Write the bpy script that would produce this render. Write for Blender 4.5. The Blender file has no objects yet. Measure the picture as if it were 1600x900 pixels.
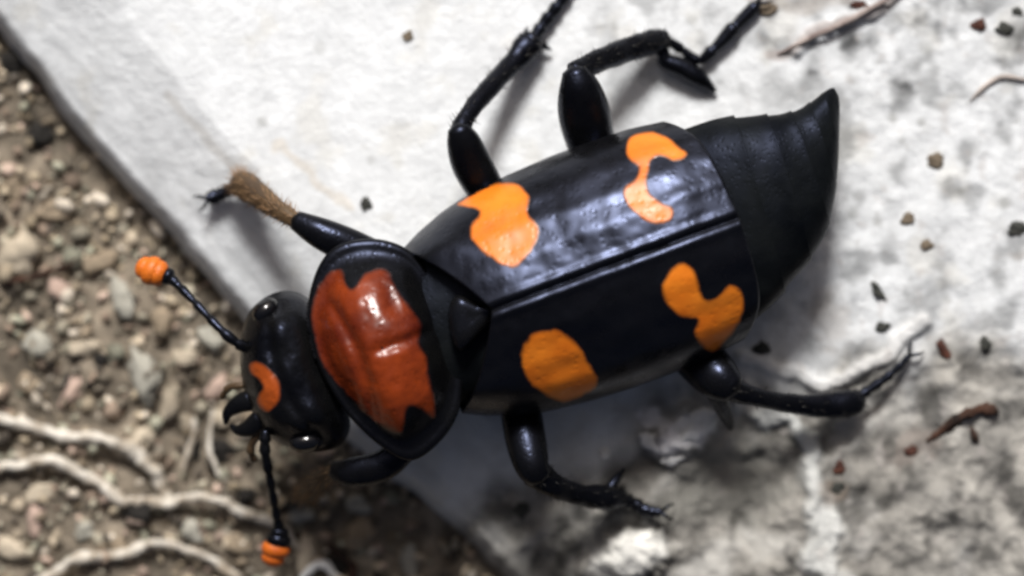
import bpy, bmesh, math, random
import numpy as np
from mathutils import Vector, noise as mnoise

random.seed(7); np.random.seed(7)
K = 0.001                     # everything below is written in millimetres
CAM_H = 255.0                 # camera height above the slab, mm
PXMM = 29.0

# ------------------------------------------------------------------ camera, sky, sun, exposure
sc = bpy.context.scene
col = sc.collection
cam_data = bpy.data.cameras.new('camera'); cam = bpy.data.objects.new('camera', cam_data)
col.objects.link(cam); sc.camera = cam
cam.location = (0, 0, CAM_H * K); cam.rotation_euler = (0, 0, 0)
cam_data.sensor_width = 36.0
cam_data.lens = 36.0 * 250.0 / (1600.0 / PXMM)
cam_data.clip_start = 0.01; cam_data.clip_end = 50.0
cam_data.dof.use_dof = True
cam_data.dof.focus_distance = (CAM_H - 6.0) * K
cam_data.dof.aperture_fstop = 14.0

SUN_EL, SUN_AZ = math.radians(46), math.radians(-6)      # azimuth from +Y towards +X
world = bpy.data.worlds.new('World'); sc.world = world; world.use_nodes = True
wn = world.node_tree; wn.nodes.clear()
wo = wn.nodes.new('ShaderNodeOutputWorld'); wb = wn.nodes.new('ShaderNodeBackground')
sky = wn.nodes.new('ShaderNodeTexSky'); sky.sky_type = 'NISHITA'; sky.sun_disc = False
sky.sun_elevation = SUN_EL; sky.sun_rotation = SUN_AZ
sky.air_density = 0.6; sky.dust_density = 9.0; sky.ozone_density = 0.4
wb.inputs['Strength'].default_value = 0.05
wn.links.new(sky.outputs[0], wb.inputs[0]); wn.links.new(wb.outputs[0], wo.inputs[0])

sun_data = bpy.data.lights.new('sun', 'SUN'); sun = bpy.data.objects.new('sun', sun_data)
col.objects.link(sun)
sun_data.energy = 4.6; sun_data.angle = math.radians(14); sun_data.color = (1.0, 0.985, 0.965)
sd = Vector((math.sin(SUN_AZ) * math.cos(SUN_EL), math.cos(SUN_AZ) * math.cos(SUN_EL), math.sin(SUN_EL)))
sun.rotation_euler = sd.to_track_quat('Z', 'Y').to_euler()
sun.location = sd * 0.6

vs = sc.view_settings
vs.view_transform = 'Standard'; vs.look = 'None'; vs.gamma = 1.0; vs.exposure = 0.0
vs.use_curve_mapping = False
sc.cycles.filter_width = 3.0
sc.cycles.max_bounces = 6

# ------------------------------------------------------------------ helpers
def L(px, py, z=0.0):
    """a spot of the photograph at height z (mm) -> world mm"""
    s = (CAM_H - z) / 250.0 / PXMM
    return np.array([(px - 800) * s, (450 - py) * s, z])

BA = math.atan2(0.35, 0.937)
BO = L(750, 490, 0.0)
def B(px, py, z):
    """the same in the beetle's own frame: x tailward, y to its right flank, z up"""
    p = L(px, py, z) - np.array([BO[0], BO[1], 0])
    c, s = math.cos(BA), math.sin(BA)
    return np.array([p[0] * c + p[1] * s, -p[0] * s + p[1] * c, p[2]])

def smooth(e0, e1, x):
    t = np.clip((x - e0) / (e1 - e0), 0, 1)
    return t * t * (3 - 2 * t)

_rng = np.random.RandomState(3)
_perm = _rng.permutation(256); _perm = np.concatenate([_perm, _perm, _perm])
_ang = _rng.rand(256) * 2 * np.pi
_gx, _gy = np.cos(_ang), np.sin(_ang)
def perlin(x, y):
    x = np.asarray(x, float) + 1000; y = np.asarray(y, float) + 1000
    xi = np.floor(x).astype(int); yi = np.floor(y).astype(int)
    xf, yf = x - xi, y - yi
    xi &= 255; yi &= 255
    u = xf ** 3 * (xf * (xf * 6 - 15) + 10); v = yf ** 3 * (yf * (yf * 6 - 15) + 10)
    def g(ix, iy, dx, dy):
        h = _perm[_perm[ix & 255] + (iy & 255)]
        return _gx[h] * dx + _gy[h] * dy
    a = g(xi, yi, xf, yf); b = g(xi + 1, yi, xf - 1, yf)
    c = g(xi, yi + 1, xf, yf - 1); d = g(xi + 1, yi + 1, xf - 1, yf - 1)
    return (a * (1 - u) + b * u) * (1 - v) + (c * (1 - u) + d * u) * v
def fbm(x, y, scale, octv=4, off=0.0, gain=0.5):
    r = 0; a = 1; f = 1.0 / scale
    for i in range(octv):
        r = r + a * perlin(x * f + off + 17.3 * i, y * f - off + 9.1 * i); a *= gain; f *= 2.03
    return r
def ridged(x, y, scale, octv=4, off=0.0):
    r = 0; a = 1; f = 1.0 / scale
    for i in range(octv):
        r = r + a * (1 - np.abs(perlin(x * f + off + 5.7 * i, y * f + off)) * 2.2); a *= 0.5; f *= 2.1
    return r

def mesh_obj(name, verts, faces, mat, parent=None, cols=None, smooth_shade=True):
    me = bpy.data.meshes.new(name)
    me.from_pydata([tuple(np.asarray(v, float) * K) for v in verts], [], [tuple(int(i) for i in f) for f in faces])
    me.materials.append(mat)
    if smooth_shade:
        me.polygons.foreach_set('use_smooth', [True] * len(me.polygons))
    if cols is not None:
        at = me.color_attributes.new('tone', 'FLOAT_COLOR', 'POINT')
        c = np.ones((len(verts), 4), np.float32); c[:, :3] = cols
        at.data.foreach_set('color', c.ravel())
    me.update()
    o = bpy.data.objects.new(name, me); col.objects.link(o)
    if parent is not None: o.parent = parent
    return o

def tag(o, label, cat=None, group=None, kind=None):
    o['label'] = label
    if cat: o['category'] = cat
    if group: o['group'] = group
    if kind: o['kind'] = kind
    return o

def catmull(pts, n):
    pts = np.asarray(pts, float)
    P = np.vstack([2 * pts[0] - pts[1], pts, 2 * pts[-1] - pts[-2]])
    out = []
    for i in range(1, len(P) - 2):
        for t in np.linspace(0, 1, n, endpoint=False):
            a, b, c, d = P[i - 1], P[i], P[i + 1], P[i + 2]
            out.append(0.5 * ((2 * b) + (-a + c) * t + (2 * a - 5 * b + 4 * c - d) * t ** 2 + (-a + 3 * b - 3 * c + d) * t ** 3))
    out.append(P[-2])
    return np.array(out)

def tube_geo(pts, n=8, ring=16, flat=1.0, bumps=0, bump_amp=0.25, rough=0.0, seed=0, base=0):
    """pts rows x,y,z,r ; closed tapered tube"""
    c = catmull(pts, n)
    c[:, 3] = np.maximum(c[:, 3], 0.02)
    if bumps:
        t = np.linspace(0, bumps, len(c)) % 1.0
        c[:, 3] *= (1 - bump_amp) + bump_amp * 1.6 * t ** 0.7 * np.clip((1 - t) * 8, 0, 1)
    V, F = [], []
    up0 = np.array([0, 0, 1.0])
    m = len(c)
    for i in range(m):
        d = c[min(i + 1, m - 1), :3] - c[max(i - 1, 0), :3]; d /= np.linalg.norm(d) + 1e-9
        s = np.cross(d, up0); s /= np.linalg.norm(s) + 1e-9
        u = np.cross(s, d)
        for k in range(ring):
            a = 2 * math.pi * k / ring
            r = c[i, 3]
            if rough:
                r *= 1 + rough * mnoise.noise(Vector((i * .35 + seed * 7.1, math.cos(a) * 1.3, math.sin(a) * 1.3)))
            V.append(c[i, :3] + s * math.cos(a) * r + u * math.sin(a) * r * flat)
    for i in range(m - 1):
        for k in range(ring):
            k2 = (k + 1) % ring
            F.append((base + i * ring + k, base + i * ring + k2, base + (i + 1) * ring + k2, base + (i + 1) * ring + k))
    # rounded ends
    for (i, sgn) in ((0, -1), (m - 1, 1)):
        d = c[min(i + 1, m - 1), :3] - c[max(i - 1, 0), :3]; d /= np.linalg.norm(d) + 1e-9
        V.append(c[i, :3] + d * sgn * c[i, 3] * 0.55)
        t = base + len(V) - 1
        for k in range(ring):
            k2 = (k + 1) % ring
            F.append((t, base + i * ring + k2, base + i * ring + k) if sgn < 0 else (t, base + i * ring + k, base + i * ring + k2))
    return V, F

# ------------------------------------------------------------------ materials
def mat(name, base, rough=0.5, spec=0.5, coat=0.0):
    m = bpy.data.materials.new(name); m.use_nodes = True
    b = m.node_tree.nodes['Principled BSDF']
    b.inputs['Base Color'].default_value = (*base, 1)
    b.inputs['Roughness'].default_value = rough
    b.inputs['Specular IOR Level'].default_value = spec
    b.inputs['Coat Weight'].default_value = coat
    return m, m.node_tree, b
def noise_node(nt, scale, detail=4, rough=0.55, coord='Object', stretch=None):
    tc = nt.nodes.new('ShaderNodeTexCoord'); n = nt.nodes.new('ShaderNodeTexNoise')
    n.inputs['Scale'].default_value = scale; n.inputs['Detail'].default_value = detail; n.inputs['Roughness'].default_value = rough
    if stretch:
        mp = nt.nodes.new('ShaderNodeMapping'); mp.inputs['Scale'].default_value = stretch
        nt.links.new(tc.outputs[coord], mp.inputs[0]); nt.links.new(mp.outputs[0], n.inputs['Vector'])
    else:
        nt.links.new(tc.outputs[coord], n.inputs['Vector'])
    return n
def ramp(nt, src, stops):
    r = nt.nodes.new('ShaderNodeValToRGB')
    e = r.color_ramp.elements
    e[0].position, e[0].color = stops[0][0], (*stops[0][1], 1)
    e[1].position, e[1].color = stops[-1][0], (*stops[-1][1], 1)
    for p, c in stops[1:-1]:
        x = e.new(p); x.color = (*c, 1)
    nt.links.new(src, r.inputs[0]); return r
def bump(nt, bsdf, height, strength, dist, prev=None):
    b = nt.nodes.new('ShaderNodeBump'); b.inputs['Strength'].default_value = strength; b.inputs['Distance'].default_value = dist * K
    nt.links.new(height, b.inputs['Height'])
    if prev: nt.links.new(prev.outputs[0], b.inputs['Normal'])
    nt.links.new(b.outputs[0], bsdf.inputs['Normal']); return b
def voronoi(nt, scale, feature='F1'):
    tc = nt.nodes.new('ShaderNodeTexCoord'); v = nt.nodes.new('ShaderNodeTexVoronoi'); v.feature = feature
    v.inputs['Scale'].default_value = scale; nt.links.new(tc.outputs['Object'], v.inputs['Vector']); return v

def chitin(name, dark, lite, rough, pit=0.35, pit_scale=2600, wave=0.25, spec=0.5, tint=(1, 1, 1), feather=False, mottle=420):
    m, nt, b = mat(name, dark, rough, spec)
    n = noise_node(nt, mottle, 5)
    r = ramp(nt, n.outputs['Fac'], [(0.32, dark), (0.68, lite)])
    if feather:                                            # pigment thins out to black at the rim of a mark
        at = nt.nodes.new('ShaderNodeAttribute'); at.attribute_name = 'tone'
        mx = nt.nodes.new('ShaderNodeMix'); mx.data_type = 'RGBA'
        mx.inputs[6].default_value = (0.004, 0.004, 0.005, 1)
        nt.links.new(at.outputs['Fac'], mx.inputs[0]); nt.links.new(r.outputs[0], mx.inputs[7]); nt.links.new(mx.outputs[2], b.inputs['Base Color'])
    else:
        nt.links.new(r.outputs[0], b.inputs['Base Color'])
    b.inputs['Specular Tint'].default_value = (*tint, 1)
    rr = nt.nodes.new('ShaderNodeMapRange'); rr.inputs['From Min'].default_value = .3; rr.inputs['From Max'].default_value = .7
    rr.inputs['To Min'].default_value = rough - .07; rr.inputs['To Max'].default_value = rough + .1
    n3 = noise_node(nt, 900, 4); nt.links.new(n3.outputs['Fac'], rr.inputs['Value']); nt.links.new(rr.outputs[0], b.inputs['Roughness'])
    n2 = noise_node(nt, 230, 3)
    b1 = bump(nt, b, n2.outputs['Fac'], wave, 0.5)
    v = voronoi(nt, pit_scale)
    mr = nt.nodes.new('ShaderNodeMapRange'); mr.inputs['From Max'].default_value = 0.42
    nt.links.new(v.outputs['Distance'], mr.inputs['Value'])
    bump(nt, b, mr.outputs[0], pit, 0.06, b1)
    return m
BLUE = (0.55, 0.64, 1.0)  # blue of the reflected sky, put into the highlight tint
M_ELY = chitin('black_wing_case', (0.002, 0.002, 0.002), (0.0045, 0.0045, 0.005), 0.29, 0.16, 2400, 0.26, 0.42, BLUE)
M_BLK = chitin('black_chitin', (0.002, 0.002, 0.0025), (0.005, 0.005, 0.005), 0.27, 0.2, 3000, 0.2, 0.24, BLUE)
M_ABD = chitin('dull_black_chitin', (0.002, 0.0025, 0.003), (0.007, 0.008, 0.008), 0.42, 0.25, 3600, 0.4, 0.11, BLUE)
M_LEG = chitin('black_leg', (0.0015, 0.0015, 0.002), (0.004, 0.004, 0.004), 0.26, 0.2, 3800, 0.2, 0.25, BLUE)
M_TIB = chitin('brown_tibia', (0.035, 0.020, 0.010), (0.09, 0.055, 0.025), 0.5, 0.4, 3800, 0.25, 0.4)
M_ORG = chitin('orange_spot', (0.62, 0.135, 0.006), (0.80, 0.225, 0.016), 0.36, 0.25, 2400, 0.3, 0.4, feather=True)
M_RED = chitin('orange_red_disc', (0.070, 0.008, 0.003), (0.25, 0.038, 0.006), 0.27, 0.3, 2600, 0.5, 0.4, feather=True, mottle=330)
M_FRO = chitin('orange_front', (0.24, 0.042, 0.006), (0.36, 0.07, 0.010), 0.36, 0.3, 2600, 0.3, 0.35, feather=True)
M_CLUB = chitin('orange_club', (0.42, 0.075, 0.006), (0.68, 0.17, 0.012), 0.5, 0.6, 5000, 0.3, 0.4)
M_EYE, _nt, _b = mat('dark_eye', (0.004, 0.004, 0.005), 0.16, 0.6)
_v = voronoi(_nt, 9000); bump(_nt, _b, _v.outputs['Distance'], 0.3, 0.02)
M_HAIR, _nt, _b = mat('golden_bristle', (0.26, 0.15, 0.07), 0.45, 0.5)
M_DHAIR, _nt, _b = mat('dark_bristle', (0.006, 0.005, 0.004), 0.45, 0.5)

def toned(name, rough, detail_scale, var, bump_l, spec=0.3):
    """colour from the mesh's own 'tone' pigment, broken up by fine noise"""
    m, nt, b = mat(name, (.5, .5, .5), rough, spec)
    at = nt.nodes.new('ShaderNodeAttribute'); at.attribute_name = 'tone'
    n = noise_node(nt, detail_scale, 8, 0.65)
    r = ramp(nt, n.outputs['Fac'], [(0.25, (1 - var,) * 3), (0.75, (1 + var * .6,) * 3)])
    mx = nt.nodes.new('ShaderNodeMix'); mx.data_type = 'RGBA'; mx.blend_type = 'MULTIPLY'; mx.inputs[0].default_value = 1
    nt.links.new(at.outputs['Color'], mx.inputs[6]); nt.links.new(r.outputs[0], mx.inputs[7])
    nt.links.new(mx.outputs[2], b.inputs['Base Color'])
    prev = None
    for (s, st, d) in bump_l:
        nn = noise_node(nt, s, 6, 0.6); prev = bump(nt, b, nn.outputs['Fac'], st, d, prev)
    return m
M_SLAB = toned('weathered_slab', 0.85, 900, 0.16, [(700, 0.6, 0.3), (3200, 0.55, 0.1)])
M_SOIL = toned('soil', 0.95, 1500, 0.45, [(900, 0.7, 0.4), (3500, 0.6, 0.1)])
M_CRUMB = toned('soil_crumb', 0.92, 1400, 0.38, [(1600, 0.6, 0.25), (5000, 0.5, 0.06)])
def plain_rough(name, c1, c2, scale=900, rough=0.85, bs=1800):
    m, nt, b = mat(name, c1, rough, 0.3)
    n = noise_node(nt, scale, 6); r = ramp(nt, n.outputs['Fac'], [(0.35, c1), (0.66, c2)])
    nt.links.new(r.outputs[0], b.inputs['Base Color'])
    n2 = noise_node(nt, bs, 6); bump(nt, b, n2.outputs['Fac'], 0.6, 0.2)
    return m
M_ROOT = plain_rough('pale_root', (0.30, 0.25, 0.19), (0.74, 0.70, 0.62))
M_BARK = plain_rough('brown_bark', (0.014, 0.009, 0.007), (0.075, 0.034, 0.02))
M_GRIT = plain_rough('dark_grit', (0.02, 0.022, 0.02), (0.07, 0.07, 0.06))
M_GRITB = plain_rough('brown_grit', (0.11, 0.085, 0.06), (0.22, 0.18, 0.13))
M_RUST = plain_rough('rusty_grit', (0.035, 0.014, 0.010), (0.11, 0.04, 0.025))
M_WHITE = plain_rough('rough_white', (0.60, 0.60, 0.58), (0.84, 0.84, 0.83))

# ------------------------------------------------------------------ the slab the beetle stands on
EDGE = np.array([[-900, -975], [-450, -465], [-200, -180], [0, 50], [95, 180], [200, 298], [300, 415], [378, 492], [460, 590],
                 [540, 682], [640, 768], [735, 845], [830, 950], [960, 1100], [1250, 1430], [1700, 1900]], float)
EW = np.array([L(x, y, -2.0)[:2] for x, y in EDGE])
edge_len = np.concatenate([[0], np.cumsum(np.linalg.norm(np.diff(EW, axis=0), axis=1))])
def edge_at(t):
    return np.stack([np.interp(t, edge_len, EW[:, 0]), np.interp(t, edge_len, EW[:, 1])], -1)
ED = np.array([0.665, -0.747]); EN = np.array([0.747, 0.665])     # along the edge, and into the slab

def blob(x, y, cx, cy, rx, ry, rot=0.0, wob=0.35, seed=0.0):
    c, s = math.cos(rot), math.sin(rot)
    dx, dy = x - cx, y - cy
    u = (dx * c + dy * s) / rx; v = (-dx * s + dy * c) / ry
    r = np.sqrt(u * u + v * v) + wob * fbm(x, y, max(0.6, min(rx, ry)), 3, seed + 3.3)
    return 1 - smooth(0.55, 1.15, r)
def stroke(x, y, pts, w, seed=0.0, wob=0.5):
    p = [L(a, b)[:2] for a, b in pts]
    d = np.full_like(x, 1e9)
    xx = x + wob * fbm(x, y, 2.0, 3, seed); yy = y + wob * fbm(x, y, 2.0, 3, seed + 50)
    for a, b in zip(p[:-1], p[1:]):
        ab = b - a; t = np.clip(((xx - a[0]) * ab[0] + (yy - a[1]) * ab[1]) / (ab @ ab), 0, 1)
        d = np.minimum(d, np.hypot(xx - a[0] - t * ab[0], yy - a[1] - t * ab[1]))
    return 1 - smooth(w * 0.4, w * 1.2, d)

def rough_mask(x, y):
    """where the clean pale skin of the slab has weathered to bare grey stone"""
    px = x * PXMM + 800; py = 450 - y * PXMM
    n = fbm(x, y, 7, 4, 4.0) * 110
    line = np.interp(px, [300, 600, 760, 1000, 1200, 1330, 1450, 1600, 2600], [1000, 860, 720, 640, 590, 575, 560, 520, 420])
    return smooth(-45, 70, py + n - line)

def slab_z(x, y, s):
    sh = np.clip(1 - s / (6.1 + 0.6 * perlin(x / 9, y / 9)), 0, 1)
    z = -2.1 * sh ** 1.02 - 1.5 * np.clip(1 - s / 0.9, 0, 1) ** 2
    rm = rough_mask(x, y)
    z = z + 0.10 * fbm(x, y, 6, 3, 1.0) + 0.05 * fbm(x, y, 1.6, 4, 2.0)
    ca = x * ED[0] + y * ED[1]; cs = x * EN[0] + y * EN[1]
    z = z + 0.05 * fbm(ca / 7, cs, 0.9, 3, 8.0) * np.clip(sh * 3, 0.25, 1)          # grain along the edge
    z = z + rm * (0.75 * fbm(x, y, 5.5, 5, 6.0) - 0.35 + 0.30 * (ridged(x, y, 3.0, 4, 2.0) - 1.2))
    px = x * PXMM + 800
    z = z + smooth(1100, 1350, px) * 0.16 * fbm(x, y, 1.8, 4, 12.0)
    # relief with a place of its own: the curled ridge, lumps and hollows low on the slab
    z = z + 0.50 * stroke(x, y, [(1170, 632), (1235, 650), (1268, 705), (1285, 790), (1290, 880), (1330, 960)], 1.0, 1.0, 1.1)
    z = z + 0.9 * blob(x, y, *L(1075, 675)[:2], 2.3, 1.3, 0.45, 0.5, 2.0)
    z = z + 1.0 * blob(x, y, *L(985, 868)[:2], 2.4, 1.6, 0.4, 0.5, 5.0)
    z = z - 0.8 * blob(x, y, *L(1150, 770)[:2], 3.6, 2.4, 0.1, 0.4, 7.0)
    z = z + 0.35 * stroke(x, y, [(1240, 75), (1300, 40), (1380, 5)], 0.35, 3.0)
    z = z + 0.4 * stroke(x, y, [(1160, 560), (1290, 600), (1380, 560), (1440, 500)], 0.5, 6.0)
    return z

def slab_tone(x, y, s):
    px = x * PXMM + 800; py = 450 - y * PXMM
    rm = rough_mask(x, y)
    ca = x * ED[0] + y * ED[1]; cs = x * EN[0] + y * EN[1]
    pale = np.array([0.70, 0.722, 0.738])[None] * np.ones((len(x), 1))
    m1 = fbm(x, y, 4.5, 5, 21.0)
    pale = pale * (1 + 0.10 * m1)[:, None]
    st = fbm(ca / 8, cs, 0.8, 4, 31.0)                       # streaks along the edge
    sw = np.clip(1 - s / 9.5, 0, 1) ** 0.7
    pale = pale * (1 - sw * (0.09 + 0.20 * np.clip(st + 0.1, 0, 1)))[:, None]
    tan = smooth(0.18, 0.5, fbm(x, y, 3.2, 4, 41.0)) * 0.35
    pale = pale * (1 - tan[:, None] * np.array([0.12, 0.17, 0.27]))
    g2 = smooth(1080, 1300, px) * smooth(0.0, 0.45, fbm(x, y, 2.4, 5, 51.0)) * 0.42 + smooth(1050, 1350, px) * 0.09
    g2 = g2 + smooth(860, 1000, px) * (1 - smooth(110, 190, py)) * smooth(-0.1, 0.4, fbm(x, y, 2.2, 5, 55.0)) * 0.40
    pale = pale * (1 - g2)[:, None]
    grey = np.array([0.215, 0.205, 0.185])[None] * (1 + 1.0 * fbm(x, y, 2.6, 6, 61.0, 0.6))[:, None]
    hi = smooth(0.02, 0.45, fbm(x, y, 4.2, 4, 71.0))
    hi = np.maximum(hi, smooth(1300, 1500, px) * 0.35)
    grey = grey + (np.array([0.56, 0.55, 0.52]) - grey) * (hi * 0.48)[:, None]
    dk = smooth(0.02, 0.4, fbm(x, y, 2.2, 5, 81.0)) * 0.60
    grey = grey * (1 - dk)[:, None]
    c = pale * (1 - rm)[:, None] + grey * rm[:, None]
    def paint(mask, rgb, k=1.0):
        nonlocal c
        mk = (np.clip(mask, 0, 1) * k)[:, None]
        c = c * (1 - mk) + np.array(rgb) * mk
    paint(stroke(x, y, [(1170, 632), (1235, 650), (1268, 705), (1285, 790), (1290, 880), (1330, 960)], 1.0, 1.0, 1.1), (0.62, 0.63, 0.61), 0.75)
    paint(blob(x, y, *L(1075, 675)[:2], 2.2, 1.1, 0.45, 0.6, 2.0), (0.80, 0.79, 0.80), 0.95)  # highlights on the raised lumps painted white, here and on the next line
    paint(blob(x, y, *L(1020, 655)[:2], 1.0, 0.6, -0.4, 0.6, 9.0), (0.80, 0.79, 0.80), 0.9)
    paint(blob(x, y, *L(985, 868)[:2], 2.2, 1.4, 0.4, 0.6, 5.0), (0.78, 0.77, 0.72), 0.9)
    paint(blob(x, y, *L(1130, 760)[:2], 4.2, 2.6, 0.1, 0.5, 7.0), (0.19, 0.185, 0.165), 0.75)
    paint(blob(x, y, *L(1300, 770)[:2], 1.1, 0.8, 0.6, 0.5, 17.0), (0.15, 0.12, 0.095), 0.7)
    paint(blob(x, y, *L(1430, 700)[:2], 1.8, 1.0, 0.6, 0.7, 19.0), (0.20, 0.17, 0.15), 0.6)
    paint(blob(x, y, *L(1300, 500)[:2], 1.2, 2.0, 0.3, 0.7, 23.0), (0.36, 0.33, 0.30), 0.45)
    paint(stroke(x, y, [(1210, 85), (1290, 45), (1380, 8), (1440, -20)], 0.35, 3.0), (0.30, 0.25, 0.23), 0.65)
    paint(stroke(x, y, [(1180, 0), (1260, 12), (1330, -10)], 0.5, 13.0), (0.30, 0.26, 0.22), 0.5)
    paint(stroke(x, y, [(258, 148), (330, 225), (410, 300)], 0.30, 23.0, 0.3), (0.42, 0.41, 0.39), 0.6)  # shade along the slab's ridge, painted as a grey line
    paint(stroke(x, y, [(440, 230), (540, 330)], 0.3, 27.0, 0.7), (0.55, 0.49, 0.40), 0.5)
    paint(stroke(x, y, [(1160, 560), (1290, 600), (1380, 560), (1440, 500)], 0.5, 6.0), (0.74, 0.74, 0.73), 0.6)
    # small stains
    for (qx, qy, r, k) in [(410, 190, .35, .4), (500, 75, .4, .3), (580, 250, .3, .35), (1395, 185, .3, .5), (1440, 190, .28, .45), (1370, 345, .3, .45),
                           (1335, 335, .35, .35), (1480, 470, .35, .4), (1570, 318, .4, .55), (1445, 75, .4, .35), (1220, 450, .4, .5), (1590, 400, .4, .4),
                           (1525, 235, .3, .3), (1500, 300, .25, .4), (1410, 220, .25, .4), (1340, 230, .2, .3), (1540, 540, .5, .5), (1480, 545, .4, .4), (1080, 30, .35, .35), (960, 40, .3, .3)]:
        paint(blob(x, y, *L(qx, qy)[:2], r, r, 0, 0.4, qx * .1), (0.22, 0.22, 0.20), k)
    # peppering of fine pits on the right half
    pp = smooth(0.50, 0.62, fbm(x, y, 0.55, 2, 91.0)) * smooth(820, 1250, px)
    paint(pp, (0.25, 0.24, 0.22), 0.45)
    fs = smooth(0.30, 0.55, fbm(x, y, 1.1, 3, 97.0)) * smooth(1000, 1300, px)
    paint(fs, (0.40, 0.37, 0.35), 0.40)
    return np.clip(c, 0.012, 0.88)

def edge_s(x, y):
    """distance from the slab's edge"""
    d = np.full_like(x, 1e9)
    for a, b in zip(EW[:-1], EW[1:]):
        ab = b - a; t = np.clip(((x - a[0]) * ab[0] + (y - a[1]) * ab[1]) / (ab @ ab), 0, 1)
        d = np.minimum(d, np.hypot(x - a[0] - t * ab[0], y - a[1] - t * ab[1]))
    return d

def build_slab():
    T = np.linspace(edge_len[1] + 4, edge_len[-2] - 2, 560)
    s_fine = np.concatenate([np.linspace(0, 1.2, 14), 1.2 + np.linspace(0, 1, 300)[1:] * 40, [44, 50, 58, 68]])
    E = edge_at(T)
    E = E + EN * (0.35 * fbm(T, T * 0 + 3, 6, 4, 2))[:, None]
    X = (E[:, None, 0] + EN[0] * s_fine[None, :]); Y = (E[:, None, 1] + EN[1] * s_fine[None, :])
    nT, nS = X.shape
    x, y = X.ravel(), Y.ravel()
    # true distance from the wobbly edge is the row parameter itself
    s = np.tile(s_fine, nT)
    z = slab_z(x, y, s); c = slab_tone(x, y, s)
    top = np.stack([x, y, z], 1)
    V = [top]; C = [c]
    # side face down into the soil, slightly undercut and uneven
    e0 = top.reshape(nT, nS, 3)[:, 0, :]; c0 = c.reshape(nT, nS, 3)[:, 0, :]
    lv = [0.35, 0.9, 1.8, 3.0, 4.5, 6.5, 9.0]
    for d in lv:
        q = e0.copy(); q[:, 2] = e0[:, 2] - d
        off = -0.10 + 0.20 * d + 0.25 * fbm(T, T * 0 + d * 1.3, 2.5, 3, 5)
        q[:, :2] += EN * off[:, None]
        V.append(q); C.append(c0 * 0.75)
    F = []
    idx = np.arange(nT * nS).reshape(nT, nS)
    a, b, c_, d = idx[:-1, :-1], idx[1:, :-1], idx[1:, 1:], idx[:-1, 1:]
    F.append(np.stack([a, b, c_, d], -1).reshape(-1, 4))
    prev = idx[:, 0]
    for k in range(len(lv)):
        cur = nT * nS + k * nT + np.arange(nT)
        F.append(np.stack([prev[:-1], cur[:-1], cur[1:], prev[1:]], -1)); prev = cur
    V = np.concatenate(V); C = np.concatenate(C); F = np.concatenate(F)
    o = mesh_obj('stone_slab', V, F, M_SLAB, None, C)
    tag(o, 'pale weathered stone slab with a worn rounded edge', None, None, 'structure')
    return o
slab = build_slab()

# ------------------------------------------------------------------ soil below the slab's edge
SOIL_Z = -4.6
def soil_z(x, y):
    return SOIL_Z + 0.9 * fbm(x, y, 7, 4, 3.0) + 0.35 * fbm(x, y, 1.8, 4, 13.0)
def build_soil():
    n = 330
    gx, gy = np.meshgrid(np.linspace(-62, 40, n), np.linspace(-62, 50, n), indexing='ij')
    x, y = gx.ravel(), gy.ravel()
    z = soil_z(x, y)
    t = fbm(x, y, 5, 5, 23.0); t2 = fbm(x, y, 1.3, 4, 33.0)
    c = np.array([0.20, 0.168, 0.128])[None] * (1 + 0.9 * t + 0.7 * t2)[:, None]
    i = np.arange(n * n).reshape(n, n)
    F = np.stack([i[:-1, :-1], i[1:, :-1], i[1:, 1:], i[:-1, 1:]], -1).reshape(-1, 4)
    o = mesh_obj('ground', np.stack([x, y, z], 1), F, M_SOIL, None, np.clip(c, 0.01, 0.5))
    tag(o, 'brown gritty soil below the stone slab', None, None, 'structure')
build_soil()

def in_soil(x, y):
    """metres to the outside of the slab edge, > 0 on the soil side"""
    d = (x[:, None] - EW[None, :, 0]); e = (y[:, None] - EW[None, :, 1])
    t = (x - EW[0, 0]) * ED[0] + (y - EW[0, 1]) * ED[1]
    tt = (EW[:, 0] - EW[0, 0]) * ED[0] + (EW[:, 1] - EW[0, 1]) * ED[1]
    off = (EW[:, 0] - EW[0, 0]) * EN[0] + (EW[:, 1] - EW[0, 1]) * EN[1]
    return np.interp(t, tt, off) - ((x - EW[0, 0]) * EN[0] + (y - EW[0, 1]) * EN[1])

def rock_mesh(seed, sub=1, amp=0.35, flat=0.75):
    bm = bmesh.new(); bmesh.ops.create_icosphere(bm, subdivisions=sub, radius=1.0)
    off = Vector((seed * 3.7, seed * 1.9, -seed * 2.3))
    for v in bm.verts:
        k = 1 + amp * mnoise.noise(v.co * 1.1 + off) + amp * 0.6 * mnoise.noise(v.co * 2.6 + off)
        k += (amp * .35 * mnoise.noise(v.co * 5.5 + off) + amp * .2 * mnoise.noise(v.co * 10 + off)) if sub > 2 else 0
        v.co *= k; v.co.z *= flat
    V = np.array([v.co[:] for v in bm.verts]); F = np.array([[v.index for v in f.verts] for f in bm.faces]); bm.free()
    return V, F
ROCKS = [rock_mesh(i, 2) for i in range(10)]
ROCKS1 = [rock_mesh(i + 20, 1, 0.45) for i in range(10)]

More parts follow.
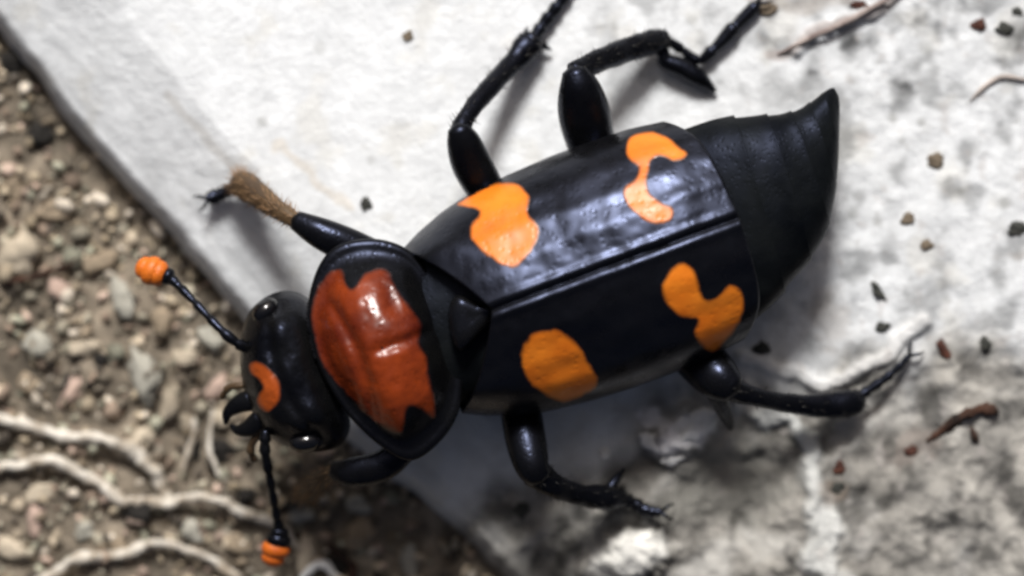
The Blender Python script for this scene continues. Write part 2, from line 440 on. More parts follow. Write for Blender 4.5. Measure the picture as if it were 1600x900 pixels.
def rand_rot(rng):
    q = rng.randn(4); q /= np.linalg.norm(q); w, x, y, z = q
    return np.array([[1 - 2 * (y * y + z * z), 2 * (x * y - z * w), 2 * (x * z + y * w)], [2 * (x * y + z * w), 1 - 2 * (x * x + z * z), 2 * (y * z - x * w)],
                     [2 * (x * z - y * w), 2 * (y * z + x * w), 1 - 2 * (x * x + y * y)]])
PAL = 1.7 * np.array([[0.30, 0.25, 0.18], [0.22, 0.18, 0.125], [0.38, 0.32, 0.24], [0.15, 0.12, 0.085], [0.34, 0.26, 0.21], [0.06, 0.05, 0.04], [0.27, 0.245, 0.19],
                [0.45, 0.40, 0.33], [0.19, 0.145, 0.11], [0.10, 0.085, 0.065], [0.24, 0.235, 0.18]])
def build_gravel():
    rng = np.random.RandomState(11)
    V, F, C = [], [], []; base = 0
    x = rng.uniform(-58, 22, 22000); y = rng.uniform(-56, 45, 22000)
    d = in_soil(x, y); ok = (d > -2.5) & (d < 48); x, y = x[ok], y[ok]
    ins = (np.abs(x) < 33) & (np.abs(y) < 21)
    zz = soil_z(x, y)
    for i in range(len(x)):
        if not ins[i] and rng.rand() < 0.6: continue
        r = 0.19 * math.exp(abs(rng.randn()) * 0.55); r = min(r, 0.85)
        RV, RF = ROCKS1[rng.randint(10)]
        v = (RV * np.array([1, rng.uniform(.6, 1), rng.uniform(.5, .9)]) * r) @ rand_rot(rng).T
        v = v + np.array([x[i], y[i], zz[i] + r * rng.uniform(0.1, 0.8)])
        cidx = rng.randint(len(PAL)); c = PAL[cidx] * rng.uniform(0.5, 1.25)
        V.append(v); F.append(RF + base); C.append(np.tile(c, (len(v), 1))); base += len(v)
    o = mesh_obj('gravel', np.concatenate(V), np.concatenate(F), M_CRUMB, None, np.concatenate(C))
    tag(o, 'fine brown and beige soil crumbs covering the ground', None, None, 'stuff')
build_gravel()

# larger clods one can pick out
def build_clod(px, py, r, ci, label, group, zoff=0.35, sx=1.0, sy=0.8, seed=0):
    RV, RF = rock_mesh(100 + seed, 3, 0.62, 0.7); r = r * 0.78
    rng = np.random.RandomState(seed + 5)
    a = rng.rand() * 6.28; R = np.array([[math.cos(a), -math.sin(a), 0], [math.sin(a), math.cos(a), 0], [0, 0, 1]])
    v = (RV * np.array([sx, sy, 0.8]) * r) @ R.T
    p = L(px, py, SOIL_Z + 0.5); z = float(soil_z(np.array([p[0]]), np.array([p[1]]))[0])
    c = np.tile(np.array(ci), (len(v), 1))
    o = mesh_obj('soil_clod', v, RF, M_CRUMB, None, c)
    o.location = (p[0] * K, p[1] * K, (z + r * zoff) * K)
    tag(o, label, 'clod', group)
BEI = (0.50, 0.43, 0.33); BRN = (0.30, 0.24, 0.17); GRY = (0.39, 0.375, 0.32); DRK = (0.02, 0.018, 0.016); PNK = (0.46, 0.34, 0.28)
clods = [(30, 400, 1.7, BEI), (95, 455, 0.9, PNK), (150, 410, 0.9, BRN), (60, 540, 1.0, GRY), (130, 545, 0.8, BEI), (190, 470, 0.9, GRY), (255, 500, 1.0, BRN),
         (110, 615, 0.8, PNK), (225, 590, 1.2, GRY), (290, 560, 0.9, BEI), (330, 530, 0.8, GRY), (265, 630, 0.8, BEI), (40, 600, 0.8, BRN), (335, 610, 0.8, PNK), (215, 690, 1.0, BEI),
         (345, 655, 0.7, BEI), (60, 770, 0.8, BEI), (55, 815, 0.7, PNK), (130, 830, 0.8, GRY), (20, 860, 1.0, BEI), (190, 860, 0.7, BRN), (300, 830, 0.9, GRY), (370, 850, 0.8, BRN), (480, 870, 0.9, BEI),
         (470, 800, 0.9, GRY), (560, 840, 1.0, BRN), (640, 880, 0.8, GRY), (290, 660, 0.6, BEI), (20, 290, 0.8, BRN), (80, 330, 0.9, BRN), (560, 790, 0.8, GRY), (390, 640, 0.8, BRN)]
def clod_place(px, py):
    if py < 340: return 'close under the slab edge, farther out than the antenna'
    if py > 740: return 'among the pale roots' if px < 400 else 'in shade near the twig stub'
    if py > 640: return 'between the roots and the beetle jaws'
    return 'on open soil between antenna club and roots'
for i, (px, py, r, ci) in enumerate(clods):
    nm = {BEI: 'beige', BRN: 'brown', GRY: 'grey', PNK: 'pinkish'}[ci]
    if i == 0:
        lb, g = 'largest pale beige clod on the soil, away from the slab edge', None
    else:
        w = clod_place(px, py)
        lb, g = 'small rough %s clod %s' % (nm, w), '%s clods %s' % (nm, w)
    build_clod(px, py, r, ci, lb, g, seed=i, sx=1 + 0.3 * (i % 3))
for i, (px, py, r) in enumerate([(157, 562, 0.55), (215, 800, 1.1), (385, 775, 0.65), (300, 700, 0.7), (105, 600, 0.6), (345, 705, 0.9), (530, 880, 0.9), (20, 95, 0.9), (60, 210, 1.0)]):  # shaded pits and gaps in the soil, made as black crumbs
    build_clod(px, py, r, DRK, 'small black crumb standing in for a dark soil gap ' + clod_place(px, py), 'black crumbs for dark soil gaps ' + clod_place(px, py), seed=60 + i)

def root(name, pts, label, m, cat='root', group=None, rough=0.75, ring=10):
    P = []
    for (px, py, dz, r) in pts:
        p = L(px, py, SOIL_Z + 1); z = float(soil_z(np.array([p[0]]), np.array([p[1]]))[0])
        P.append([p[0], p[1], z + dz - .15, r * .8])
    P = catmull(P, 3); tt = np.arange(len(P))
    P[:, 0] += .28 * perlin(tt * .47 + len(label), tt * 0 + 1.3); P[:, 1] += .28 * perlin(tt * .43, tt * 0 + 7.7 + len(label)); P[:, 2] += .35 * perlin(tt * .37, tt * 0 + len(label) * 1.7)
    V, F = tube_geo(P, 4, ring, 0.85, rough=rough, seed=len(label))
    o = mesh_obj(name, V, F, m); tag(o, label, cat, group); return o
root('rootlet', [(-40, 640, .7, .3), (20, 660, .8, .38), (100, 682, .9, .42), (165, 690, 1.0, .36), (215, 712, 1.0, .5), (245, 745, .8, .45), (262, 790, .7, .35)],
     'pale knobbly root bending down to join a second root', M_ROOT)
root('rootlet', [(-40, 735, .8, .32), (30, 728, .9, .36), (90, 722, 1.0, .42), (150, 752, 1.0, .42), (200, 783, 1.0, .42), (265, 785, 1.0, .40), (330, 778, .9, .36), (390, 805, .8, .38), (440, 825, .7, .3), (470, 860, .5, .2)],
     'long pale root winding under the orange tip of an antenna', M_ROOT)
root('rootlet', [(40, 915, .5, .3), (120, 878, .8, .34), (200, 862, .9, .36), (250, 848, .9, .3), (310, 868, .8, .32), (370, 905, .6, .32)],
     'arched grey root lying past the lower pale roots', M_ROOT)
root('rootlet', [(300, 655, .6, .14), (300, 690, .9, .2), (285, 735, .8, .18)], 'short grey rootlet standing between soil crumbs beside the beetle', M_ROOT)
root('rootlet', [(330, 640, .5, .12), (325, 690, .9, .17), (335, 735, .9, .15), (360, 760, .5, .1)], 'thin pale rootlet in front of the beetle head', M_ROOT)
root('rootlet', [(10, 440, .8, .16), (70, 430, .9, .2), (120, 400, .7, .15)], 'thin dark root crossing beside the largest beige clod', M_BARK)
root('twig', [(510, 850, .6, .22), (545, 880, .8, .3), (560, 930, .7, .3)], 'dark twig stub poking from soil beside the slab', M_BARK, 'twig')
root('rootlet', [(470, 905, .8, .22), (500, 885, .9, .3), (530, 905, .6, .26)], 'white curled root end next to a dark twig stub', M_WHITE)

# ------------------------------------------------------------------ grit and litter lying on the slab
def slab_h(px, py):
    p = L(px, py, 0.0); x, y = np.array([p[0]]), np.array([p[1]])
    return p[0], p[1], float(slab_z(x, y, edge_s(x, y))[0])
def grit(px, py, r, m, label, group=None, sx=1.0, sy=0.8, rot=0.0, cat='grit', seed=0, name='grit'):
    x, y, z = slab_h(px, py)
    RV, RF = rock_mesh(200 + seed, 3, 0.6, 0.7)
    R = np.array([[math.cos(rot), -math.sin(rot), 0], [math.sin(rot), math.cos(rot), 0], [0, 0, 1]])
    v = (RV * np.array([sx, sy, 0.6]) * r * (0.8 + 0.4 * ((seed * 37) % 11) / 10)) @ R.T
    o = mesh_obj(name, v, RF, m); o.location = (x * K, y * K, (z + r * 0.05) * K)
    if group:
        w = 'near the dry stems' if py < 200 else ('on the rough grey stone past the hind leg' if py > 530 else 'on the white slab behind the tail')
        label, group = label + ' ' + w, group + ' ' + w
    tag(o, label, cat, group)
DG = ('small dark grain of grit', 'dark grit grains')
BG = ('tiny brown grain of grit', 'brown grit grains')
for i, (px, py, r, m, lg, sx, sy, rot) in enumerate([
    (637, 57, .36, M_GRITB, ('lone grey brown grain on the clean white face above the middle leg', None), 1, .9, 0), (817, 797, .46, M_GRIT, ('round black grain on the shaded slab beneath the bent middle leg', None), 1, .95, 0),
    (572, 320, .34, M_GRIT, ('dark grain beside the front leg and pronotum', None), .8, 1, .4),
    (1418, 343, .40, M_GRITB, BG, 1, .9, 0), (1448, 383, .34, M_GRITB, BG, 1, .9, 0), (1463, 250, .44, M_GRITB, BG, 1, .8, 0), (1372, 455, .62, M_GRIT, DG, 1, .45, -.9),
    (1380, 512, .38, M_GRIT, DG, 1, .8, .3), (1590, 357, .40, M_GRIT, DG, 1, .8, 0), (1530, 40, .45, M_RUST, BG, 1, .8, 0), (1570, 45, .42, M_GRIT, DG, 1, .8, 0),
    (1590, 18, .4, M_GRIT, DG, 1, .8, 0), (1310, 730, .45, M_RUST, ('rust red grain lying past the curled pale ridge', None), 1, .9, 0), (1425, 705, .35, M_RUST, BG, 1, .7, 0),
    (1310, 765, .5, M_GRIT, DG, 1, .7, .5), (1190, 545, .42, M_GRIT, ('dark grain beside the hind knee on the slab', None), 1, .9, 0), (945, 708, .30, M_WHITE, ('tiny white grain beside the bent middle leg', None), 1, .9, 0),
    (1028, 575, .30, M_WHITE, ('tiny pale grain under the rim of the wing case', None), 1, .9, 0), (1540, 538, .4, M_GRIT, DG, .7, 1, .3), (1475, 545, .38, M_RUST, BG, .6, 1.2, .5),
    (1345, 8, .4, M_RUST, BG, 1.3, .6, 0), (1200, 15, .4, M_GRITB, BG, 1.4, .6, .2)]):
    grit(px, py, r, m, lg[0], lg[1], sx, sy, rot, seed=i)

def litter(name, pts, m, label, cat, rough=0.3, flat=0.8, ring=10):
    P = []
    for (px, py, dz, r) in pts:
        x, y, z = slab_h(px, py); P.append([x, y, z + dz, r])
    V, F = tube_geo(P, 7, ring, flat, rough=rough, seed=len(label))
    o = mesh_obj(name, V, F, m); tag(o, label, cat); return o
litter('bark_fragment', [(1450, 690, .1, .12), (1475, 672, .15, .22), (1500, 652, .2, .26), (1525, 640, .2, .24), (1548, 640, .2, .30), (1560, 647, .1, .15)], M_BARK, 'bent dark brown bark fragment lying on the grey stone', 'bark', 0.9)
litter('bark_fragment', [(1518, 668, .1, .1), (1522, 680, .2, .22), (1528, 690, .1, .12)], M_BARK, 'tiny dark bark chip just below the bent bark fragment', 'bark')
litter('dry_stem', [(1516, 158, .05, .05), (1535, 138, .15, .13), (1565, 120, .2, .12), (1605, 125, .15, .1), (1650, 130, .1, .08)], plain_rough('grey_stem', (.25, .22, .2), (.5, .44, .4)), 'thin grey dry stem curved on the white slab', 'stem')
litter('dry_stem', [(1215, 85, .05, .08), (1260, 62, .15, .14), (1310, 40, .2, .15), (1370, 8, .2, .14), (1420, -20, .2, .12)], plain_rough('brown_stem', (.16, .12, .11), (.42, .36, .33)), 'brown dry stem lying on the slab past the hind foot', 'stem')
def lump(px, py, r, seed, label, sx=1.0, sy=.6, rot=0.3, h=0.35):  # bright lit spots of the slab, made as added white lumps
    x, y, z = slab_h(px, py)
    RV, RF = rock_mesh(300 + seed, 3, 0.42, 0.5)
    R = np.array([[math.cos(rot), -math.sin(rot), 0], [math.sin(rot), math.cos(rot), 0], [0, 0, 1]])
    v = (RV * np.array([sx, sy, h]) * r) @ R.T
    o = mesh_obj('highlight_lump', v, RF, M_WHITE); o.location = (x * K, y * K, (z + r * h * 0.25) * K); tag(o, label, 'lump')
lump(1085, 665, 1.35, 1, 'highlight-white flake between the bent middle leg and the hind knee', 1.0, .55, .55)
lump(1020, 692, .8, 2, 'small highlight-white flake joined to the larger flake beside it', 1.0, .6, -.5)
lump(1050, 716, .6, 3, 'smallest highlight-white flake below the two others', 1.0, .6, .2)

# ------------------------------------------------------------------ the beetle
beetle = bpy.data.objects.new('burying_beetle', None); col.objects.link(beetle)
beetle.empty_display_size = 0.01
beetle.location = (BO[0] * K, BO[1] * K, 0); beetle.rotation_euler = (0, 0, BA)
tag(beetle, 'shiny black burying beetle with orange spots and an orange red shield, standing on the slab', 'beetle')

def PB(pts):   # pixel polygon -> beetle frame polygon at height z
    return np.array([B(x, y, z)[:2] for x, y, z in pts])
def poly_sdf(x, y, poly):
    """signed distance, > 0 inside"""
    d = np.full(x.shape, 1e9); inside = np.zeros(x.shape, bool)
    n = len(poly)
    for i in range(n):
        a, b = poly[i], poly[(i + 1) % n]
        ab = b - a; t = np.clip(((x - a[0]) * ab[0] + (y - a[1]) * ab[1]) / (ab @ ab + 1e-12), 0, 1)
        d = np.minimum(d, np.hypot(x - a[0] - t * ab[0], y - a[1] - t * ab[1]))
        cond = ((a[1] > y) != (b[1] > y)) & (x < (b[0] - a[0]) * (y - a[1]) / (b[1] - a[1] + 1e-12) + a[0])
        inside ^= cond
    return np.where(inside, d, -d)
def closed_smooth(poly, n=6):
    p = np.asarray(poly, float)
    q = np.vstack([p[-2:], p, p[:2]])
    c = catmull(q, n)
    return c[2 * n: 2 * n + len(p) * n]

def patch(name, poly_px, z0, zfun, m, parent, wob=0.10, step=0.09, lift=0.012, valid=None, seed=0.0, rim=0.25):
    poly = closed_smooth(PB([(x, y, z0) for x, y in poly_px]))
    lo = poly.min(0) - 0.4; hi = poly.max(0) + 0.4
    nx, ny = int((hi[0] - lo[0]) / step) + 2, int((hi[1] - lo[1]) / step) + 2
    gx, gy = np.meshgrid(np.linspace(lo[0], hi[0], nx), np.linspace(lo[1], hi[1], ny), indexing='ij')
    d = poly_sdf(gx, gy, poly) + wob * fbm(gx, gy, 0.7, 3, seed)
    z = zfun(gx, gy) + np.clip(d * rim, -0.06, lift)
    ok = d > -0.25
    if valid is not None: ok &= valid(gx, gy)
    idx = -np.ones((nx, ny), int); idx[ok] = np.arange(ok.sum())
    V = np.stack([gx[ok], gy[ok], z[ok]], 1)
    q = np.stack([idx[:-1, :-1], idx[1:, :-1], idx[1:, 1:], idx[:-1, 1:]], -1).reshape(-1, 4)
    q = q[(q >= 0).all(1)]
    t = smooth(-0.04, 0.24, d[ok])
    return mesh_obj(name, V, q, m, parent, np.repeat(t[:, None], 3, 1))

# --- wing cases
WX = np.array([-4.2, -3.4, -2.6, -1.6, 0.0, 1.2, 4.0, 6.5, 9.0, 11.0, 13.0, 14.2, 15.0])
WW = np.array([3.8, 4.35, 4.75, 5.25, 5.85, 6.15, 6.48, 6.62, 6.62, 6.52, 6.25, 5.98, 5.75])
def ely_w(x): return np.interp(x, WX, WW)
def ely_z(x, y):
    W = ely_w(x); t = np.clip(np.abs(y) / W, 0, 1)
    crown = 9.3 - 1.5 * np.clip((2.5 - x) / 6.0, 0, 1) ** 2 - 0.9 * np.clip((x - 8.5) / 6.5, 0, 1) ** 2
    prof = np.clip(1 - 0.74 * t ** 1.75 - 0.26 * t ** 14, 0, 1)
    z = 4.6 + (crown - 4.6) * prof
    z = z - 0.16 * np.exp(-(y / 0.13) ** 2)                                         # seam
    z = z + 0.10 * np.exp(-((np.abs(y) - 0.42) / 0.22) ** 2)                         # raised margin beside the seam
    sg = np.sign(y)
    for yc, a in ((2.1, .05), (3.6, .05), (4.9, .04)):
        z = z + a * np.exp(-((np.abs(y) - yc) / 0.45) ** 2) * smooth(0, 3, x)        # faint ribs
    z = z + 0.35 * np.exp(-(((x + 1.0) / 1.5) ** 2 + ((np.abs(y) - 4.0) / 1.0) ** 2))   # shoulder
    z = z + 0.10 * fbm(x + sg * 40, y, 3.2, 3, 3.0)
    return z
def x_front(v): return 0.75 - 3.5 * v ** 1.1
def x_back(v): return 14.75 - 0.35 * v - 1.5 * v ** 7
def build_wing_case(side):
    nu, nv = 150, 74
    vv = np.concatenate([np.linspace(0, 0.06, 10), np.linspace(0.06, 1, nv - 9)[1:]])
    uu = np.linspace(0, 1, nu)
    X = x_front(vv)[None, :] * (1 - uu)[:, None] + x_back(vv)[None, :] * uu[:, None]
    Y = vv[None, :] * ely_w(X)
    Z = ely_z(X, side * np.maximum(Y, 0.012))
    Y = np.maximum(Y, 0.012)
    rows = [np.stack([X, side * Y, Z], -1)]
    G = rows[0]
    # fold under along the flank
    under = []
    for (dy, dz) in ((0.03, -0.28), (-0.05, -0.62), (-0.35, -0.95), (-0.9, -1.1)):
        e = G[:, -1, :].copy(); e[:, 1] += side * dy; e[:, 2] += dz; under.append(e[:, None, :])
    G = np.concatenate([G] + under, 1)
    # lips at front and rear
    fr = []
    for (dx, dz) in ((0.10, -0.9), (-0.03, -0.22)):
        e = G[0].copy(); e[:, 0] += dx; e[:, 2] += dz; fr.append(e[None])
    bk = []
    for (dx, dz) in ((0.06, -0.12), (0.05, -0.35), (-0.2, -0.6)):
        e = G[-1].copy(); e[:, 0] += dx; e[:, 2] += dz; bk.append(e[None])
    G = np.concatenate(fr + [G] + bk, 0)
    a, b = G.shape[:2]
    i = np.arange(a * b).reshape(a, b)
    F = np.stack([i[:-1, :-1], i[1:, :-1], i[1:, 1:], i[:-1, 1:]], -1).reshape(-1, 4)
    if side < 0: F = F[:, ::-1]
    return mesh_obj('wing_case', G.reshape(-1, 3), F, M_ELY, beetle)
wc_r = build_wing_case(1); wc_l = build_wing_case(-1)
wc_r['label'] = 'wing case with a glossy bluish sheen'; wc_l['label'] = 'dark wing case with a heart shaped rear spot'
okw = lambda gx, gy: (np.abs(gy) < ely_w(gx) * 0.995) & (gx < x_back(np.abs(gy) / ely_w(gx)))
patch('orange_spot', [(712, 318), (740, 298), (772, 284), (806, 285), (827, 304), (826, 332), (842, 358), (833, 388), (806, 418), (772, 408), (740, 380), (734, 352), (748, 330)], 8.0, ely_z, M_ORG, wc_r, 0.10, valid=okw, seed=1)
patch('orange_spot', [(978, 232), (986, 212), (1012, 202), (1042, 210), (1062, 226), (1076, 240), (1056, 252), (1032, 244), (1020, 250), (1014, 268), (1010, 284), (1016, 304), (1032, 316), (1052, 326), (1046, 346), (1022, 350), (994, 336), (976, 314), (976, 292), (992, 278), (998, 262), (984, 250)], 8.2, ely_z, M_ORG, wc_r, 0.08, valid=okw, seed=2)
patch('orange_spot', [(814, 548), (832, 522), (868, 514), (902, 536), (922, 570), (936, 598), (916, 620), (882, 631), (846, 616), (818, 586)], 8.0, ely_z, M_ORG, wc_l, 0.12, valid=okw, seed=3)
patch('orange_spot', [(1032, 452), (1046, 422), (1066, 410), (1086, 424), (1094, 452), (1104, 468), (1122, 462), (1140, 444), (1160, 456), (1165, 486), (1150, 520), (1120, 552), (1096, 540), (1084, 520), (1090, 500), (1064, 496), (1042, 476)], 8.0, ely_z, M_ORG, wc_l, 0.08, valid=okw, seed=4)

# --- domed plates: pronotum and head
class Plate:
    def __init__(s, outline_px, z_px, center_px, prof, extra=None):
        s.poly = closed_smooth(PB([(x, y, z_px) for x, y in outline_px]), 8)
        s.c = B(center_px[0], center_px[1], z_px)[:2]
        d = s.poly - s.c; s.th = np.arctan2(d[:, 1], d[:, 0]); s.rad = np.hypot(d[:, 0], d[:, 1])
        o = np.argsort(s.th); s.th, s.rad = s.th[o], s.rad[o]
        s.th = np.concatenate([s.th - 2 * np.pi, s.th, s.th + 2 * np.pi]); s.rad = np.tile(s.rad, 3)
        s.prof = prof; s.extra = extra
    def R(s, th): return np.interp(th, s.th, s.rad)
    def z(s, x, y):
        dx, dy = x - s.c[0], y - s.c[1]
        r = np.hypot(dx, dy) / s.R(np.arctan2(dy, dx))
        z = np.interp(r, s.prof[0], s.prof[1])
        if s.extra is not None: z = z + s.extra(x, y, r)
        return z
    def build(s, name, m, parent, depth, nth=120, nr=44):
        th = np.linspace(-np.pi, np.pi, nth, endpoint=False); rr = np.linspace(0, 1, nr) ** 0.85
        G = []
        for r in rr[1:]:
            x = s.c[0] + np.cos(th) * s.R(th) * r; y = s.c[1] + np.sin(th) * s.R(th) * r
            G.append(np.stack([x, y, s.z(x, y)], 1))
        e = G[-1]
        for (k, dz) in ((1.012, -0.12), (1.005, -0.28), (0.96, -0.45), (0.80, -depth * .55), (0.5, -depth * .9), (0.2, -depth)):
            q = e.copy(); q[:, :2] = s.c + (e[:, :2] - s.c) * k; q[:, 2] = e[:, 2] + dz; G.append(q)
        n = len(G)
        V = np.concatenate(G + [np.array([[s.c[0], s.c[1], float(s.z(np.array([s.c[0] + 1e-4]), np.array([s.c[1]]))[0])]]), np.array([[s.c[0], s.c[1], G[-1][:, 2].mean() - .05]])])
        F = []
        for i in range(n - 1):
            for k in range(nth):
                k2 = (k + 1) % nth
                F.append((i * nth + k, (i + 1) * nth + k, (i + 1) * nth + k2, i * nth + k2))
        t, b = n * nth, n * nth + 1
        for k in range(nth):
            k2 = (k + 1) % nth
            F.append((t, k, k2)); F.append((b, (n - 1) * nth + k2, (n - 1) * nth + k))
        return mesh_obj(name, V, F, m, parent)
def smooth_prof(rs, zs):
    p = catmull(np.stack([rs, zs], 1), 12); return (p[:, 0], p[:, 1])

pro_out = [(495, 425), (520, 390), (560, 376), (605, 378), (645, 398), (680, 445), (708, 510), (722, 580), (716, 640), (690, 685), (645, 718), (600, 700), (550, 655), (512, 600), (490, 545), (482, 480)]
def pro_extra(x, y, r):
    fx, fy = B(505, 560, 7)[:2]; cx, cy = B(600, 545, 7)[:2]
    u = x - cx                                             # + towards the tail
    g = -0.38 * np.exp(-((u + 1.35 + 0.05 * (y - cy) ** 2) / 0.42) ** 2) * smooth(0.92, 0.6, r)      # cross furrow
    g = g - 0.22 * np.exp(-((y - cy) / 0.3) ** 2) * smooth(-1.2, 0.2, u) * smooth(0.85, 0.6, r)       # mid furrow
    g = g - 0.25 * np.exp(-((u - 1.3) / .5) ** 2 - ((np.abs(y - cy) - 2.2) / .8) ** 2)
    return g + 0.10 * fbm(x, y, 1.7, 3, 15.0) * smooth(1.0, 0.8, r)
pron = Plate(pro_out, 6.5, (600, 546), smooth_prof([0, .25, .45, .6, .72, .82, .90, .96, 1.0], [8.95, 8.8, 8.4, 7.85, 7.2, 6.6, 6.35, 6.32, 6.2]), pro_extra)
pronotum = pron.build('pronotum', M_BLK, beetle, 2.6)
patch('red_disc', [(484, 500), (487, 468), (502, 436), (522, 420), (536, 424), (543, 446), (556, 446), (570, 426), (590, 418), (608, 424), (620, 450), (640, 478), (658, 506), (656, 536), (668, 560), (672, 590), (682, 640), (676, 656), (656, 640), (640, 636), (634, 652), (628, 678), (606, 674), (572, 650), (536, 612), (510, 584), (492, 546)],
      7.6, pron.z, M_RED, pronotum, 0.10, step=0.08, lift=0.015, seed=6, rim=0.22)

head_out = [(374, 560), (376, 520), (392, 484), (420, 462), (452, 456), (480, 468), (498, 500), (512, 560), (534, 620), (545, 665), (530, 695), (495, 706), (455, 700), (420, 682), (396, 650), (380, 610)]
def head_extra(x, y, r):
    cx, cy = B(450, 585, 6)[:2]
    u, v = x - cx, y - cy
    g = -0.35 * np.exp(-((u + 0.5 - 0.06 * v * v) / 0.35) ** 2) * smooth(1, .7, r) * 0.7
    g = g + 0.5 * np.exp(-((u - .2) / 1.1) ** 2 - ((np.abs(v) - 2.7) / 0.9) ** 2)            # bulging temples
    return g + 0.08 * fbm(x, y, 1.2, 3, 25.0)
head_p = Plate(head_out, 5.0, (455, 582), smooth_prof([0, .3, .5, .7, .85, .95, 1.0], [6.7, 6.55, 6.25, 5.75, 5.1, 4.5, 3.9]), head_extra)
head = head_p.build('head', M_BLK, beetle, 2.4)
patch('orange_face_mark', [(388, 572), (400, 562), (416, 570), (432, 586), (441, 606), (436, 630), (420, 644), (404, 638), (400, 622), (410, 606), (404, 594), (392, 586)], 5.4, head_p.z, M_FRO, head, 0.08, step=0.06, lift=0.012, seed=8)

def ellipsoid(name, c, r, m, parent, rot=0.0, sub=3):
    bm = bmesh.new(); bmesh.ops.create_icosphere(bm, subdivisions=sub, radius=1.0)
    cr, sr = math.cos(rot), math.sin(rot)
    V = []
    for v in bm.verts:
        x, y, z = v.co.x * r[0], v.co.y * r[1], v.co.z * r[2]
        V.append((c[0] + x * cr - y * sr, c[1] + x * sr + y * cr, c[2] + z))
    F = [[v.index for v in f.verts] for f in bm.faces]; bm.free()
    return mesh_obj(name, V, F, m, parent)
ellipsoid('eye', B(415, 486, 4.9), (0.85, 0.62, 0.8), M_EYE, head, 0.4)
ellipsoid('eye', B(478, 690, 4.9), (0.95, 0.62, 0.8), M_EYE, head, -0.2)
def tube(name, pts, m, parent, **kw):
    V, F = tube_geo([[*B(px, py, z), r] for px, py, z, r in pts], **kw)
    return mesh_obj(name, V, F, m, parent)
# jaws, lip and feelers beside the mouth
tube('mandible', [(392, 625, 3.9, .6), (372, 632, 3.6, .5), (356, 645, 3.3, .32), (352, 662, 3.1, .1)], M_BLK, head, flat=.7)
tube('mandible', [(408, 655, 3.9, .6), (390, 668, 3.6, .5), (372, 672, 3.3, .3), (360, 664, 3.1, .1)], M_BLK, head, flat=.7)
tube('palp', [(405, 672, 3.6, .2), (392, 700, 3.0, .22), (398, 720, 2.4, .2)], M_TIB, head, bumps=3)
tube('palp', [(380, 602, 3.6, .2), (358, 606, 3.2, .2), (346, 622, 2.6, .18)], M_TIB, head, bumps=3)

# --- antennae
def antenna(pts, club):
    a = tube('antenna', pts, M_BLK, beetle, bumps=7, bump_amp=.3, ring=12)
    for (px, py, z, r, m, d, nm) in club:
        q = B(px, py, z)
        th = math.atan2(*(B(d[0], d[1], z) - q)[[1, 0]])
        ellipsoid(nm, q, (r * .74, r, r * .92), m, a, th)
    return a
antenna([(392, 548, 4.9, .30), (362, 530, 5.2, .30), (330, 500, 4.8, .24), (300, 468, 4.2, .23), (272, 440, 3.7, .28), (258, 430, 3.4, .3)],
        [(262, 432, 3.4, .5, M_BLK, (237, 420), 'club_base'), (248, 427, 3.2, .72, M_CLUB, (225, 418), 'club'), (237, 423, 3.1, .82, M_CLUB, (215, 412), 'club'), (225, 418, 3.0, .62, M_CLUB, (205, 408), 'club')])
antenna([(415, 672, 4.4, .30), (414, 705, 4.2, .30), (422, 750, 3.2, .24), (430, 795, 2.0, .24), (436, 825, 1.2, .3)],
        [(436, 832, 1.0, .55, M_BLK, (434, 860), 'club_base'), (435, 844, .8, .72, M_BLK, (430, 870), 'club_base'), (431, 858, .6, .80, M_CLUB, (426, 885), 'club'), (427, 872, .4, .66, M_CLUB, (423, 895), 'club')])

# --- scutellum, trunk, abdomen
scut = [B(700, 478, 7.6), B(722, 545, 7.6), B(790, 478, 7.6)]
def build_scutellum():
    pts = closed_smooth([B(712, 462, 7.9)[:2], B(700, 500, 7.9)[:2], B(716, 548, 7.9)[:2], B(752, 520, 7.9)[:2], B(790, 476, 7.9)[:2], B(752, 474, 7.9)[:2]], 6)
    c = pts.mean(0); V = []; n = len(pts)
    for k, z in ((1.0, 7.1), (1.0, 7.75), (0.93, 8.0), (0.6, 8.18), (0.25, 8.15)):
        for p in pts: q = c + (p - c) * k; V.append((q[0], q[1], z))
    V.append((c[0], c[1], 8.12)); F = []
    for i in range(4):
        for k in range(n):
            k2 = (k + 1) % n; F.append((i * n + k, i * n + k2, (i + 1) * n + k2, (i + 1) * n + k))
    for k in range(n): F.append((5 * n, 4 * n + k, 4 * n + (k + 1) % n))
    mesh_obj('scutellum', V, F, M_BLK, beetle)
build_scutellum()

def loft(name, secs, m, parent, ring=48, sub=5, flare=0.0, power=2.0):
    """secs rows: cx,cy,cz, halfwidth, half height, direction angle of the width axis"""
    c = catmull(secs, sub); V = []; n = len(c)
    for i, (x, y, z, w, h, a) in enumerate(c):
        k = 1 + flare * (i / (n - 1)) ** 2
        for j in range(ring):
            t = 2 * math.pi * j / ring
            ct, st = math.cos(t), math.sin(t)
            u = math.copysign(abs(ct) ** (2 / power), ct); v = math.copysign(abs(st) ** (2 / power), st)
            V.append((x + math.cos(a) * u * w * k, y + math.sin(a) * u * w * k, z + v * h * k))
    F = []
    for i in range(n - 1):
        for j in range(ring):
            j2 = (j + 1) % ring; F.append((i * ring + j, i * ring + j2, (i + 1) * ring + j2, (i + 1) * ring + j))
    F.append(tuple(range(ring))[::-1]); F.append(tuple((n - 1) * ring + j for j in range(ring)))
    o = mesh_obj(name, V, F, m, parent)
    return o
HP = math.pi / 2
